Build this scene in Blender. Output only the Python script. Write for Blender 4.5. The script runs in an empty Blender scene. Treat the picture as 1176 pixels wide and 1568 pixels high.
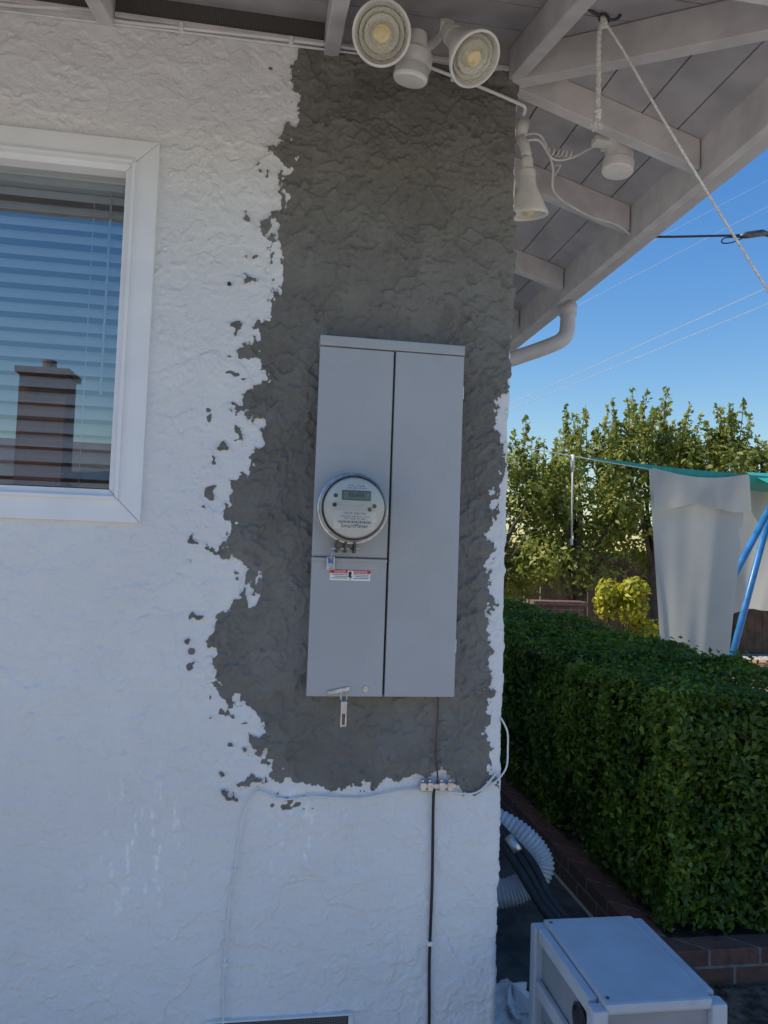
import bpy, math, numpy as np
from mathutils import Vector, Matrix
sc=bpy.context.scene
col=sc.collection
rng=np.random.default_rng(7)

# ---------------------------------------------------------------- camera
cam=bpy.data.objects.new("camera",bpy.data.cameras.new("camera"));col.objects.link(cam);sc.camera=cam
cam.data.sensor_fit='VERTICAL';cam.data.sensor_height=36;cam.data.lens=26
cam.data.clip_start=0.05;cam.data.clip_end=2000
R=Matrix.Rotation(math.radians(-8.7),3,'Z')@Matrix.Rotation(math.radians(93),3,'X')@Matrix.Rotation(math.radians(2),3,'Z')
cam.matrix_world=Matrix.Translation(Vector((0,-2.05,1.6)))@R.to_4x4()

# ---------------------------------------------------------------- helpers
def empty(n):
    o=bpy.data.objects.new(n,None);col.objects.link(o);return o
def mesh(n,v,f,m=None,par=None,smooth=False):
    me=bpy.data.meshes.new(n);me.from_pydata([tuple(p) for p in v],[],f);me.update()
    o=bpy.data.objects.new(n,me);col.objects.link(o)
    if m:me.materials.append(m)
    if par:o.parent=par
    if smooth:
        for p in me.polygons:p.use_smooth=True
    return o
BF=[(0,1,3,2),(4,6,7,5),(0,4,5,1),(2,3,7,6),(0,2,6,4),(1,5,7,3)]
def box(n,a,b,m,par=None,bev=0):
    v=[(x,y,z) for x in(a[0],b[0]) for y in(a[1],b[1]) for z in(a[2],b[2])]
    o=mesh(n,v,BF,m,par)
    if bev:
        md=o.modifiers.new("b",'BEVEL');md.width=bev;md.segments=2
    return o
def frame_of(d):
    d=Vector(d).normalized();u=d.cross(Vector((0,0,1)))
    if u.length<1e-3:u=Vector((1,0,0))
    u.normalize();return d,u,d.cross(u).normalized()
def tube(n,pts,r,m,par=None,seg=8,sm=0,rf=None):
    pts=[Vector(p) for p in pts]
    if sm:
        q=[]
        P=[pts[0]]+pts+[pts[-1]]
        for i in range(1,len(P)-2):
            for k in range(sm):
                t=k/sm
                q.append(0.5*((2*P[i])+(P[i+1]-P[i-1])*t+(2*P[i-1]-5*P[i]+4*P[i+1]-P[i+2])*t*t+(3*P[i]-P[i-1]-3*P[i+1]+P[i+2])*t**3))
        q.append(pts[-1]);pts=q
    v=[];f=[];N=len(pts);pu=None
    for i,p in enumerate(pts):
        d=(pts[min(i+1,N-1)]-pts[max(i-1,0)]).normalized()
        if pu is None:_,u,w=frame_of(d)
        else:
            u=(pu-d*pu.dot(d)).normalized();w=d.cross(u)
        pu=u
        rr=r[min(i,len(r)-1)] if isinstance(r,(list,tuple)) else r
        if rf:rr=rf(i,N)
        for k in range(seg):
            a=2*math.pi*k/seg;v.append(p+u*math.cos(a)*rr+w*math.sin(a)*rr)
    for i in range(N-1):
        for k in range(seg):
            a=i*seg+k;b=i*seg+(k+1)%seg;f.append((a,b,b+seg,a+seg))
    f.append(tuple(range(seg))[::-1]);f.append(tuple(range((N-1)*seg,N*seg)))
    return mesh(n,v,f,m,par,True)
def lathe(n,prof,o,ax,m,par=None,seg=36,smooth=True):
    d,u,w=frame_of(ax);o=Vector(o);v=[];f=[]
    for r,h in prof:
        for k in range(seg):
            a=2*math.pi*k/seg;v.append(o+d*h+(u*math.cos(a)+w*math.sin(a))*r)
    for i in range(len(prof)-1):
        for k in range(seg):
            a=i*seg+k;b=i*seg+(k+1)%seg;f.append((a,b,b+seg,a+seg))
    ob=mesh(n,v,f,m,par,smooth)
    if smooth:
        md=ob.modifiers.new("e",'EDGE_SPLIT');md.split_angle=math.radians(35)
    return ob
def text(n,s,loc,size,m,par,ax='CENTER'):
    cu=bpy.data.curves.new(n,'FONT');cu.body=s;cu.size=size;cu.align_x=ax;cu.align_y='CENTER'
    o=bpy.data.objects.new(n,cu);col.objects.link(o);o.location=loc;o.rotation_euler=(math.pi/2,0,0)
    cu.materials.append(m);o.parent=par;return o

class NT:
    def __init__(s,name):
        s.m=bpy.data.materials.new(name);s.m.use_nodes=True;s.t=s.m.node_tree
        s.p=s.t.nodes["Principled BSDF"];s.out=s.t.nodes["Material Output"]
        s.co=s.t.nodes.new("ShaderNodeTexCoord").outputs["Object"]
    def n(s,ty,**k):
        o=s.t.nodes.new(ty)
        for a,b in k.items():setattr(o,a,b)
        return o
    def l(s,a,b):s.t.links.new(a,b)
    def noise(s,scale,detail=3,rough=.5,dist=0,vec=None):
        o=s.n("ShaderNodeTexNoise");o.inputs["Scale"].default_value=scale;o.inputs["Detail"].default_value=detail
        o.inputs["Roughness"].default_value=rough;o.inputs["Distortion"].default_value=dist
        s.l(vec if vec else s.co,o.inputs["Vector"]);return o.outputs["Fac"]
    def mapr(s,v,a,b,c=0,d=1,smooth=True):
        o=s.n("ShaderNodeMapRange");o.interpolation_type='SMOOTHSTEP' if smooth else 'LINEAR'
        s.l(v,o.inputs[0])
        for i,x in enumerate((a,b,c,d)):o.inputs[i+1].default_value=x
        return o.outputs[0]
    def math(s,op,a,b=None,c=None):
        o=s.n("ShaderNodeMath",operation=op)
        for i,x in enumerate((a,b,c)):
            if x is None:continue
            if isinstance(x,(int,float)):o.inputs[i].default_value=x
            else:s.l(x,o.inputs[i])
        return o.outputs[0]
    def mix(s,f,a,b):
        o=s.n("ShaderNodeMix",data_type='RGBA')
        for i,x in ((0,f),(6,a),(7,b)):
            if isinstance(x,(int,float)):o.inputs[i].default_value=x
            elif isinstance(x,tuple):o.inputs[i].default_value=(*x,1)
            else:s.l(x,o.inputs[i])
        return o.outputs[2]
    def attr(s,n):return s.n("ShaderNodeAttribute",attribute_name=n).outputs["Fac"]
    def bump(s,h,dist=.003,strength=1):
        o=s.n("ShaderNodeBump");o.inputs["Distance"].default_value=dist;o.inputs["Strength"].default_value=strength
        s.l(h,o.inputs["Height"]);s.l(o.outputs[0],s.p.inputs["Normal"])
    def col(s,c):
        if isinstance(c,tuple):s.p.inputs[0].default_value=(*c,1)
        else:s.l(c,s.p.inputs[0])
    def rough(s,c):
        if isinstance(c,(int,float)):s.p.inputs["Roughness"].default_value=c
        else:s.l(c,s.p.inputs["Roughness"])

def simple(name,c,r=.6,var=.12,scale=20,bump=0,bscale=60,metal=0,dirt=None):
    t=NT(name)
    n=t.noise(scale,2,.6)
    c2=tuple(x*(1-var*1.6) for x in c);c1=tuple(min(1,x*(1+var)) for x in c)
    cc=t.mix(t.mapr(n,.3,.7),c2,c1)
    if dirt:
        cc=t.mix(t.mapr(t.noise(scale*.35,6,.7),.55,.75),cc,dirt)
    t.col(cc);t.rough(t.mapr(n,.3,.7,r*.85,min(1,r*1.15)));t.p.inputs["Metallic"].default_value=metal
    if bump:t.bump(t.noise(bscale,2,.6),bump)
    return t.m

# ---------------------------------------------------------------- materials
def stucco_mat():
    t=NT("stucco")
    e=t.attr("patch");tone=t.attr("tone");sf=t.attr("scuff")
    fine=t.noise(130,3,.65)
    mask=t.mapr(t.math('ADD',e,t.math('MULTIPLY',t.math('SUBTRACT',fine,.5),.009)),-.0005,.0005,0,1)
    white=t.mix(t.mapr(tone,.2,.8),(.77,.77,.775),(.83,.83,.83))
    white=t.mix(t.math('MULTIPLY',sf,t.mapr(fine,.36,.48)),white,(.98,.98,.98))
    cem=t.mix(t.mapr(tone,.1,.9),(.150,.142,.126),(.225,.218,.200))
    cem=t.mix(t.mapr(fine,.55,.75,0,.3),cem,(.29,.285,.27))
    near=t.mapr(e,-.018,0,0,.30);white=t.mix(t.math('MULTIPLY',near,t.mapr(fine,.45,.62)),white,(.45,.44,.43))
    t.col(t.mix(mask,white,cem))
    t.rough(t.mapr(mask,0,1,.55,.92))
    t.bump(fine,.0035,.9)
    return t.m
M_stucco=stucco_mat()
M_whitepaint=simple("white_vinyl",(.87,.87,.88),.35,.02,6)
M_cablewhite=simple("painted_cable_white",(.76,.76,.76),.5,.04,12)
M_trim=simple("painted_wood",(.64,.61,.61),.6,.08,9,.0008,40)
M_deck=simple("painted_deck_boards",(.48,.455,.47),.65,.10,7,.0008,40)
M_metalpaint=simple("grey_enamel",(.42,.43,.445),.28,.03,5)
M_steel=simple("galvanised_steel",(.55,.55,.56),.35,.15,60,metal=.9)
M_darksteel=simple("dark_steel",(.12,.12,.12),.4,.2,60,metal=.7)
M_blk=simple("black_rubber",(.02,.02,.022),.5,.2,20)
M_wirebrown=simple("copper_wire",(.12,.06,.04),.5,.2,20)
M_whiteplastic=simple("white_plastic",(.82,.80,.765),.4,.05,12)
M_lamp=simple("lamp_housing",(.78,.76,.72),.4,.06,18)
M_label=simple("label_paper",(.88,.88,.87),.5,.02,30)
M_red=simple("label_red",(.60,.03,.03),.5,.05,30)
M_ink=simple("label_ink",(.03,.03,.03),.5,.05,30)
M_meterface=simple("meter_face",(.76,.76,.70),.4,.03,20)
M_lcd=simple("lcd_display",(.24,.23,.15),.25,.06,30)
M_bluetag=simple("blue_tag",(.05,.18,.5),.4,.1,30)
M_rope=simple("rope_fibre",(.80,.78,.74),.8,.15,150)
M_slat=simple("blind_slat",(.90,.91,.92),.45,.02,10)
M_room=simple("room_wall",(.45,.42,.38),.8,.1,2)
M_teal=simple("teal_fabric",(.03,.33,.28),.7,.1,15)
M_blueframe=simple("blue_tube_paint",(.03,.17,.42),.4,.12,15)
M_unit=simple("unit_plastic",(.50,.52,.56),.4,.05,9,dirt=(.41,.41,.41))
M_unitdark=simple("unit_side_metal",(.30,.31,.33),.4,.06,9)
M_bag=simple("plastic_bag",(.72,.73,.75),.4,.1,12)
M_duct=simple("duct_foil",(.52,.54,.59),.4,.06,20)
M_bark=simple("bark",(.09,.065,.045),.85,.3,20)
M_shingle=simple("roof_shingle",(.14,.13,.12),.9,.3,10)
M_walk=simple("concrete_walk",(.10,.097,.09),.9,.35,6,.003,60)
M_gutter=simple("gutter_paint",(.58,.56,.57),.45,.06,8)
M_neigh=simple("neighbour_wall",(.68,.64,.58),.8,.06,3)

def glass_mat(name,fac,tint=(1,1,1),rough=0.0):
    t=NT(name);t.t.nodes.remove(t.p)
    tr=t.n("ShaderNodeBsdfTransparent");tr.inputs[0].default_value=(*tint,1)
    gl=t.n("ShaderNodeBsdfGlossy");gl.inputs["Roughness"].default_value=rough
    lw=t.n("ShaderNodeFresnel");lw.inputs[0].default_value=1.5
    mx=t.n("ShaderNodeMixShader");t.l(t.math('MINIMUM',t.math('ADD',lw.outputs[0],fac),1.0),mx.inputs[0]);t.l(tr.outputs[0],mx.inputs[1]);t.l(gl.outputs[0],mx.inputs[2])
    t.l(mx.outputs[0],t.out.inputs[0]);return t.m
M_glass=glass_mat("window_glass",.32,(.95,1,1))
M_dome=glass_mat("meter_glass",.02,(.97,.98,.98),.03)

def brick_mat():
    t=NT("brick")
    sp=t.n("ShaderNodeSeparateXYZ");t.l(t.co,sp.inputs[0])
    cb=t.n("ShaderNodeCombineXYZ");t.l(t.math('ADD',sp.outputs[0],sp.outputs[1]),cb.inputs[0]);t.l(sp.outputs[2],cb.inputs[1])
    b=t.n("ShaderNodeTexBrick");t.l(cb.outputs[0],b.inputs["Vector"])
    b.inputs["Color1"].default_value=(.23,.105,.075,1);b.inputs["Color2"].default_value=(.15,.075,.055,1);b.inputs["Mortar"].default_value=(.26,.24,.22,1)
    b.inputs["Scale"].default_value=1;b.inputs["Brick Width"].default_value=.21;b.inputs["Row Height"].default_value=.072;b.inputs["Mortar Size"].default_value=.006
    t.col(t.mix(t.mapr(t.noise(30,4),.4,.7,0,.6),b.outputs["Color"],(.10,.06,.05)));t.rough(.9)
    t.bump(t.math('MULTIPLY',b.outputs["Fac"],-1),.005)
    return t.m
M_brick=brick_mat()

def mesh_vent_mat():
    t=NT("vent_screen")
    sp=t.n("ShaderNodeSeparateXYZ");t.l(t.co,sp.inputs[0])
    sx=t.math('SINE',t.math('MULTIPLY',sp.outputs[0],1400));sz=t.math('SINE',t.math('MULTIPLY',sp.outputs[2],1400))
    k=t.mapr(t.math('MAXIMUM',sx,sz),.4,.7)
    t.col(t.mix(k,(.01,.01,.01),(.16,.15,.14)));t.rough(.7);return t.m
M_screen=mesh_vent_mat()

def ground_mat():
    t=NT("ground")
    a=t.mix(t.mapr(t.noise(.5,3,.6),.35,.65),(.46,.39,.30),(.56,.49,.39))
    t.col(a);t.rough(.95);return t.m
M_ground=ground_mat()

def leaf_mat(name,dark,mid,light,trans=.35,rough=.45):
    t=NT(name)
    g=t.n("ShaderNodeNewGeometry")
    r=t.n("ShaderNodeValToRGB");e=r.color_ramp.elements
    e[0].position=0;e[0].color=(*dark,1);e[1].position=1;e[1].color=(*light,1);x=e.new(.6);x.color=(*mid,1)
    big=t.noise(2.2,1,.6)
    t.l(t.math('ADD',t.math('MULTIPLY',g.outputs["Random Per Island"],.72),t.mapr(big,.35,.68,-.05,.32)),r.inputs[0])
    t.col(r.outputs[0]);t.rough(rough)
    tl=t.n("ShaderNodeBsdfTranslucent");t.l(t.mix(.5,r.outputs[0],light),tl.inputs[0])
    mx=t.n("ShaderNodeMixShader");mx.inputs[0].default_value=trans
    t.l(t.p.outputs[0],mx.inputs[1]);t.l(tl.outputs[0],mx.inputs[2]);t.l(mx.outputs[0],t.out.inputs[0])
    return t.m
M_hedge=leaf_mat("hedge_leaf",(.04,.085,.008),(.13,.22,.02),(.36,.44,.04),.3,.5)
M_tree=leaf_mat("tree_leaf",(.09,.13,.02),(.24,.28,.04),(.48,.46,.09),.45,.5)
M_yel=leaf_mat("yellow_leaf",(.24,.26,.02),(.50,.48,.03),(.66,.62,.05),.4)
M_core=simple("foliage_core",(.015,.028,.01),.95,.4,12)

def cloth_mat(name,c):
    t=NT(name)
    cc=t.mix(t.mapr(t.noise(3,2),.4,.7,0,.4),c,tuple(x*.85 for x in c));t.col(cc);t.rough(.9)
    tl=t.n("ShaderNodeBsdfTranslucent");t.l(cc,tl.inputs[0]);mx=t.n("ShaderNodeMixShader");mx.inputs[0].default_value=.4
    t.l(t.p.outputs[0],mx.inputs[1]);t.l(tl.outputs[0],mx.inputs[2]);t.l(mx.outputs[0],t.out.inputs[0])
    return t.m
M_cloth=cloth_mat("canvas_cloth",(.66,.62,.54))

# ---------------------------------------------------------------- house
house=empty("stucco_house")
CX=.672  # right-hand corner
WT=3.04  # wall top
ZD=3.10  # deck underside at wall
poly=[(60,3050),(720,3060),(700,2330),(650,2020),(648,1882),(635,1505),(634,1137),(655,963),(567,928),(528,983),(435,984),(290,945),(146,961),(58,962),(-55,963),(-6,1015),(1,1058),(-72,1154),(-127,1223),(-159,1362),(-111,1433),(-55,1478),(-55,1540),(-152,1590),(-104,1662),(-124,1733),(-102,1823),(-60,1862),(-63,1934),(-126,1966),(-93,2022),(-25,2072),(-107,2130),(-75,2206),(-23,2247),(-38,2393),(-60,2484),(-10,2583),(-5,2678),(-43,2711),(8,2812),(-5,2905),(27,3005)]
poly=np.array(poly)/1000.
def sdist(px,pz):
    A=poly;B=np.roll(poly,-1,0);d=np.full(px.shape,9.);ins=np.zeros(px.shape,bool)
    for (ax,az),(bx,bz) in zip(A,B):
        ex,ez=bx-ax,bz-az;L=ex*ex+ez*ez
        t=np.clip(((px-ax)*ex+(pz-az)*ez)/L,0,1)
        d=np.minimum(d,np.hypot(px-ax-t*ex,pz-az-t*ez))
        c=((az>pz)!=(bz>pz))&(px<(bx-ax)*(pz-az)/(bz-az+1e-12)+ax);ins^=c
    return np.where(ins,d,-d)
def vnoise(a,b,s,seed):
    r=np.random.default_rng(seed);g=r.random((256,256));an=seed*.7
    x=(a*math.cos(an)-b*math.sin(an))*s+500;z=(a*math.sin(an)+b*math.cos(an))*s+500
    xi=np.floor(x).astype(int);zi=np.floor(z).astype(int);fx=x-xi;fz=z-zi;fx=fx*fx*(3-2*fx);fz=fz*fz*(3-2*fz)
    G=lambda i,j:g[i%256,j%256]
    return (G(xi,zi)*(1-fx)*(1-fz)+G(xi+1,zi)*fx*(1-fz)+G(xi,zi+1)*(1-fx)*fz+G(xi+1,zi+1)*fx*fz)-.5
def fbm(a,b,s,seed,oc=4,r=.55):
    t=0;am=1;tot=0
    for k in range(oc):
        t=t+am*vnoise(a,b,s*2.03**k,seed+k*13);tot+=am;am*=r
    return t/tot
def sst(x,a,b):
    t=np.clip((x-a)/(b-a),0,1);return t*t*(3-2*t)
WX0,WX1,WZ0,WZ1=-1.54,-.365,1.672,2.667
G_=.0034
xs=[-9,-7,-5,-3.5,-2.5,-2.0,WX0,-1.3,-1.0]+list(np.arange(-.85,WX1-.002,G_*1.2))+[WX1]+list(np.arange(WX1+G_,CX-.0125,G_))
zs=[0,.1,.2]+list(np.arange(.28,WZ0-.002,G_))+[WZ0]+list(np.arange(WZ0+G_,WZ1-.002,G_))+[WZ1]+list(np.arange(WZ1+G_,WT-.002,G_))+[WT]
cols=[(x,0.,0.,-1.) for x in xs]
rc=.012
for k in range(0,5):
    a=math.pi/2*k/4;cols.append((CX-rc+rc*math.sin(a),rc-rc*math.cos(a),math.sin(a),-math.cos(a)))
for y in list(np.arange(.02,.06,.006))+[.1,.2,.4,.7,1,2,3.5,5,7]:cols.append((CX,float(y),1.,0.))
nc,nz=len(cols),len(zs)
Cc=np.array(cols);S=np.where(Cc[:,2]>.5,CX+Cc[:,1],Cc[:,0])
SS,ZZ=np.meshgrid(S,np.array(zs),indexing='ij')
XX,_=np.meshgrid(Cc[:,0],zs,indexing='ij');YY,_=np.meshgrid(Cc[:,1],zs,indexing='ij')
NX,_=np.meshgrid(Cc[:,2],zs,indexing='ij');NY,_=np.meshgrid(Cc[:,3],zs,indexing='ij')
sd=sdist(SS,ZZ)
wx=SS+.035*fbm(SS,ZZ,7,101,3);wz=ZZ+.035*fbm(SS,ZZ,7,111,3)
e=sd+.075*fbm(wx,wz,19,201,5,.68)+.022*fbm(wx,wz*.8,60,205,3,.6)
patchy=sst(fbm(SS,ZZ,5.5,231,2),-.13,-.02)
chip=sst(fbm(wx,wz*.75,30,221,4,.62),.035,.085)*np.exp(-((sd-.020)/.026)**2)
left=np.exp(-(np.maximum(SS-.12,0)/.08)**2)*(ZZ<2.95)
e=e-chip*.085*(.30+.70*left)*patchy
dots=sst(fbm(wx,wz,42,251,2,.5),.20,.27)*np.exp(-((sd+.045)/.03)**2)*left
e=np.maximum(e,-.02+.035*dots-1.0*(dots<.02))
e=np.where(SS>CX+.004,-1.,e);e=np.clip(e,-.2,.2)
mk_=sst(e,-.002,.003)
def lip(n,a,w):   # smeared plateau edge with a raised rim
    s=sst(n,a,a+w);return s+.5*np.exp(-((n-a-w)/(w*1.1))**2)
pA=lip(fbm(wx,wz,7,301,3,.5),.03,.016);mA=sst(fbm(SS,ZZ,2.3,311,2),-.10,.10)
pB=lip(fbm(wx,wz,14,321,3,.55),.07,.02);pC=lip(-fbm(wx,wz,11,331,3,.55),.08,.02)
pD=lip(fbm(wx,wz*1.4,24,335,3,.55),.09,.03)
hw=.0024*pA*(.35+.65*mA)+.0018*pB*(1-.4*mA)+.0018*pC+.0014*pD+.0028*fbm(SS,ZZ,30,341,3,.6)+.0024*fbm(SS,ZZ,80,351,2,.6)
qA=lip(fbm(wx,wz,8,401,4,.6),.02,.022);qB=lip(fbm(wx,wz*1.2,15,421,4,.6),.06,.03)
qC=lip(-fbm(wx,wz,18,431,3,.6),.08,.03);qD=lip(fbm(wx*1.3,wz,11,437,3,.55),.05,.02)
hcm=.0038*qA+.0034*qB+.0030*qC+.0028*qD+.0070*fbm(SS,ZZ,24,441,4,.68)+.0050*fbm(SS,ZZ,80,451,2,.7)+.010*fbm(SS,ZZ,3.5,461,2)
dsp=.006*vnoise(SS,ZZ,3.5,1)+hw*(1-mk_)+(hcm+.002)*mk_
fade=np.clip(np.maximum.reduce([(SS-WX1)/.025,(WX0-SS)/.025,(WZ0-ZZ)/.025,(ZZ-WZ1)/.025]),0,1)
dsp=dsp*(.1+.9*fade)
edge=np.exp(-((SS-CX)/.03)**2);dsp=dsp+edge*.006*fbm(SS*0,ZZ,30,471,3,.6)
tone=np.clip(.5+.85*fbm(SS,ZZ,2.2,501,3,.6)+.45*fbm(wx,wz,12,511,4,.65)+ (np.clip(qA,0,1)-.5)*.15*mk_,0,1)
sreg=np.exp(-(((SS+.29)/.11)**2+((ZZ-.80)/.19)**2)**2)+np.exp(-(((SS-.10)/.06)**2+((ZZ-.78)/.18)**2)**2)
scf=sreg*sst(np.maximum(vnoise(SS+.12*ZZ,ZZ*.16,95,521)+.3*vnoise(SS,ZZ,70,522),vnoise(SS-.1*ZZ,ZZ*.14,85,523)+.3*vnoise(SS,ZZ,75,524)),.36,.44)
XX=XX+NX*dsp;YY=YY+NY*dsp
V=np.stack([XX,YY,ZZ],-1).reshape(-1,3)
I,J=np.meshgrid(np.arange(nc-1),np.arange(nz-1),indexing='ij')
xa=np.array(S);za=np.array(zs)
hole=(xa[I]>=WX0-1e-4)&(xa[I+1]<=WX1+1e-4)&(za[J]>=WZ0-1e-4)&(za[J+1]<=WZ1+1e-4)
I=I[~hole];J=J[~hole];A_=I*nz+J
Q=np.stack([A_,A_+nz,A_+nz+1,A_+1],1).astype(np.int32)
me=bpy.data.meshes.new("stucco_wall");me.vertices.add(len(V));me.vertices.foreach_set("co",V.reshape(-1).astype(np.float32))
me.loops.add(Q.size);me.loops.foreach_set("vertex_index",Q.reshape(-1));me.polygons.add(len(Q))
me.polygons.foreach_set("loop_start",np.arange(len(Q),dtype=np.int32)*4);me.update(calc_edges=True)
me.polygons.foreach_set("use_smooth",np.ones(len(Q),bool));me.materials.append(M_stucco)
for nm,ar in (("patch",e),("tone",tone),("scuff",scf)):
    at=me.attributes.new(nm,'FLOAT','POINT');at.data.foreach_set("value",ar.reshape(-1).astype(np.float32))
o=bpy.data.objects.new("stucco_wall",me);col.objects.link(o);o.parent=house
M_plain=simple("stucco_plain",(.80,.80,.80),.7,.05,4)
box("back_wall",(-9,6.9,0),(CX-.01,7,WT),M_plain,house)
box("end_wall",(-9,.02,0),(-8.9,6.88,WT),M_plain,house)
box("room_back",(-2.6,3,0),(.3,3.05,3),M_room,house)
box("room_side",(.25,.2,0),(.29,2.98,3),M_room,house)
box("room_side_far",(-2.6,.2,0),(-2.56,2.98,3),M_room,house)
box("room_floor",(-2.55,.2,.3),(.24,2.98,.34),M_room,house)
box("room_ceiling",(-2.55,.2,2.8),(.24,2.98,2.84),M_room,house)
for nm,a,b in (("lining_top",(-2.6,.14,2.70),(.3,.17,3)),("lining_low",(-2.6,.14,.3),(.3,.17,1.64)),("lining_r",(-.33,.14,1.645),(.3,.17,2.695)),("lining_l",(-2.6,.14,1.645),(-1.58,.17,2.695))):
    box(nm,a,b,M_room,house)

# roof: eave rectangle, hip slopes
EX,EY=1.31,-.70
sS=.3;sF=(EX-CX)*sS/.70
ze=ZD-(EX-CX)*sS
x0,x1,y0,y1=-9.6,EX,EY,7.7
rz=ze+sF*(y1-y0)/2;rx=(y1-y0)/2*sF/sS
top=[(x0,y0,ze),(x1,y0,ze),(x1,y1,ze),(x0,y1,ze),(x0+rx,3.5,rz),(x1-rx,3.5,rz)]
v=[(a,b,c+.022) for a,b,c in top]+[(a,b,c+.07) for a,b,c in top]
f=[(0,4,5,1),(1,5,2),(2,5,4,3),(3,4,0),(6,7,11,10),(7,8,11),(8,9,10,11),(9,6,10),(0,1,7,6),(1,2,8,7),(2,3,9,8),(3,0,6,9)]
mesh("roof",v,f,M_shingle,house)
def board(n,quad,zf,th,m):
    v=[(x,y,zf(x,y)) for x,y in quad]+[(x,y,zf(x,y)+th) for x,y in quad];k=len(quad)
    f=[tuple(range(k))[::-1],tuple(range(k,2*k))]+[(i,(i+1)%k,k+(i+1)%k,k+i) for i in range(k)]
    o=mesh(n,v,f,m,house);return o
zside=lambda x,y:ZD-(x-CX)*sS
zfront=lambda x,y:ZD+y*sF
hipy=lambda x:-(x-CX)*.70/(EX-CX)
hipx=lambda y:CX-y*(EX-CX)/.70
g=.005
ed=[CX-.02,.80,.94,1.08,1.20,EX]
for i in range(len(ed)-1):
    a,b=ed[i]+g/2,ed[i+1]-g/2
    board("side_deck_board",[(a,hipy(a)+.004),(b,hipy(b)+.004),(b,7.2),(a,7.2)],zside,.018,M_deck)
ed=[0.06,-.13,-.27,-.41,-.55,-.70]
for i in range(len(ed)-1):
    a,b=ed[i]-g/2,ed[i+1]+g/2
    board("front_deck_board",[(-9.3,b),(hipx(b)-.004,b),(hipx(a)-.004,a),(-9.3,a)],zfront,.018,M_deck)
RH=.095
def raft(n,p0,p1,zf,w,h=RH):
    p0=Vector(p0);p1=Vector(p1);d=(p1-p0).normalized();s=Vector((-d.y,d.x))*w/2;v=[]
    for p in (p0,p1):
        for q in (p-s,p+s):
            z=zf(p.x,p.y)-.001
            v.append((q.x,q.y,z-h));v.append((q.x,q.y,z))
    o=mesh(n,v,[(0,1,3,2),(4,6,7,5),(0,4,5,1),(2,3,7,6),(0,2,6,4),(1,5,7,3)],M_trim,house)
    md=o.modifiers.new("b",'BEVEL');md.width=.003;md.segments=2
for y in (.045,.50,1.13,1.74,2.35,2.96):
    raft("side_rafter",(CX-.05,y),(EX-.035,y),zside,.042)
for x in (-3.5,-2.9,-2.3,-1.7,-1.1,-.5,.115,.66):
    raft("front_rafter",(x,.02),(x,-.665),zfront,.042)
raft("hip_rafter",(CX-.02,.02),(EX-.05,-.655),lambda x,y:min(zside(x,y),zfront(x,y))-.004,.042,.10)
box("side_fascia",(EX-.03,-.70,ze-.125),(EX,7.5,ze+.015),M_trim,house,.003)
box("front_fascia",(-9.3,-.70,ze-.125),(EX-.033,-.672,ze+.013),M_trim,house,.003)
rx_=[-1.1,-.5,.115,.66]
for a,b in zip(rx_[:-1],rx_[1:]):
    box("vent_screen",(a+.022,-.006,WT-.01),(b-.022,.006,ZD-.002),M_screen if b<.3 else M_deck,house)
    box("vent_trim",(a+.022,-.018,WT-.016),(b-.022,.0,WT-.002),M_trim,house,.002)
for a,b in zip([.07,.525,1.155],[.475,1.105,1.72]):
    box("side_blocking",(CX-.04,a,WT-.06),(CX-.005,b,ZD-.003),M_deck,house)
gv=[];prof=[(0,0),(.062,0),(.088,.035),(.088,.085),(.082,.085),(.082,.038),(.06,.006),(.004,.006),(.004,.085),(0,.085)]
for y in (-.75,7.6):
    for a,b in prof:gv.append((EX+.002+a,y,ze-.108+b))
k=len(prof);mesh("gutter",gv,[(i,(i+1)%k,k+(i+1)%k,k+i) for i in range(k)]+[tuple(range(k))[::-1],tuple(range(k,2*k))],M_gutter,house)
tube("downspout",[(1.345,1.22,2.80),(1.345,1.22,2.70),(1.33,1.22,2.635),(1.25,1.235,2.585),(.95,1.30,2.47),(.80,1.34,2.40),(.735,1.36,2.30),(.72,1.36,1.9),(.72,1.36,.1)],.036,M_gutter,house,14,6)
tube("downspout_collar",[(1.345,1.22,2.79),(1.345,1.22,2.74)],.042,M_gutter,house,14)

# foundation vent
fv=empty("foundation_vent")
box("screen",(-.10,-.012,.14),(.262,-.006,.352),M_screen,fv)
for a,b in (((-.112,-.015,.3525),(.274,-.002,.357)),((-.112,-.018,.13),(.274,-.002,.139)),((-.112,-.018,.14),(-.101,-.002,.352)),((.263,-.018,.14),(.274,-.002,.352))):
    box("frame",a,b,M_cablewhite,fv)

# ---------------------------------------------------------------- window
win=empty("window")
def mitred(n,x0,x1,z0,z1,w,ya,yb,m,bev=.002,gap=.0007):
    O=[(x0,z0),(x1,z0),(x1,z1),(x0,z1)];I=[(x0+w,z0+w),(x1-w,z0+w),(x1-w,z1-w),(x0+w,z1-w)]
    for i in range(4):
        j=(i+1)%4;q=[O[i],O[j],I[j],I[i]]
        dx,dz=(O[j][0]-O[i][0]),(O[j][1]-O[i][1]);L=math.hypot(dx,dz);dx/=L;dz/=L
        q=[(q[0][0]+dx*gap,q[0][1]+dz*gap),(q[1][0]-dx*gap,q[1][1]-dz*gap),(q[2][0]-dx*gap,q[2][1]-dz*gap),(q[3][0]+dx*gap,q[3][1]+dz*gap)]
        v=[(a,ya,b) for a,b in q]+[(a,yb,b) for a,b in q]
        o=mesh(n,v,[(0,1,2,3),(7,6,5,4),(0,4,5,1),(1,5,6,2),(2,6,7,3),(3,7,4,0)],m,win)
        md=o.modifiers.new("b",'BEVEL');md.width=bev;md.segments=2
mitred("outer_frame",-1.56,-.341,1.651,2.688,.060,-.016,.03,M_whitepaint)
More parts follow.
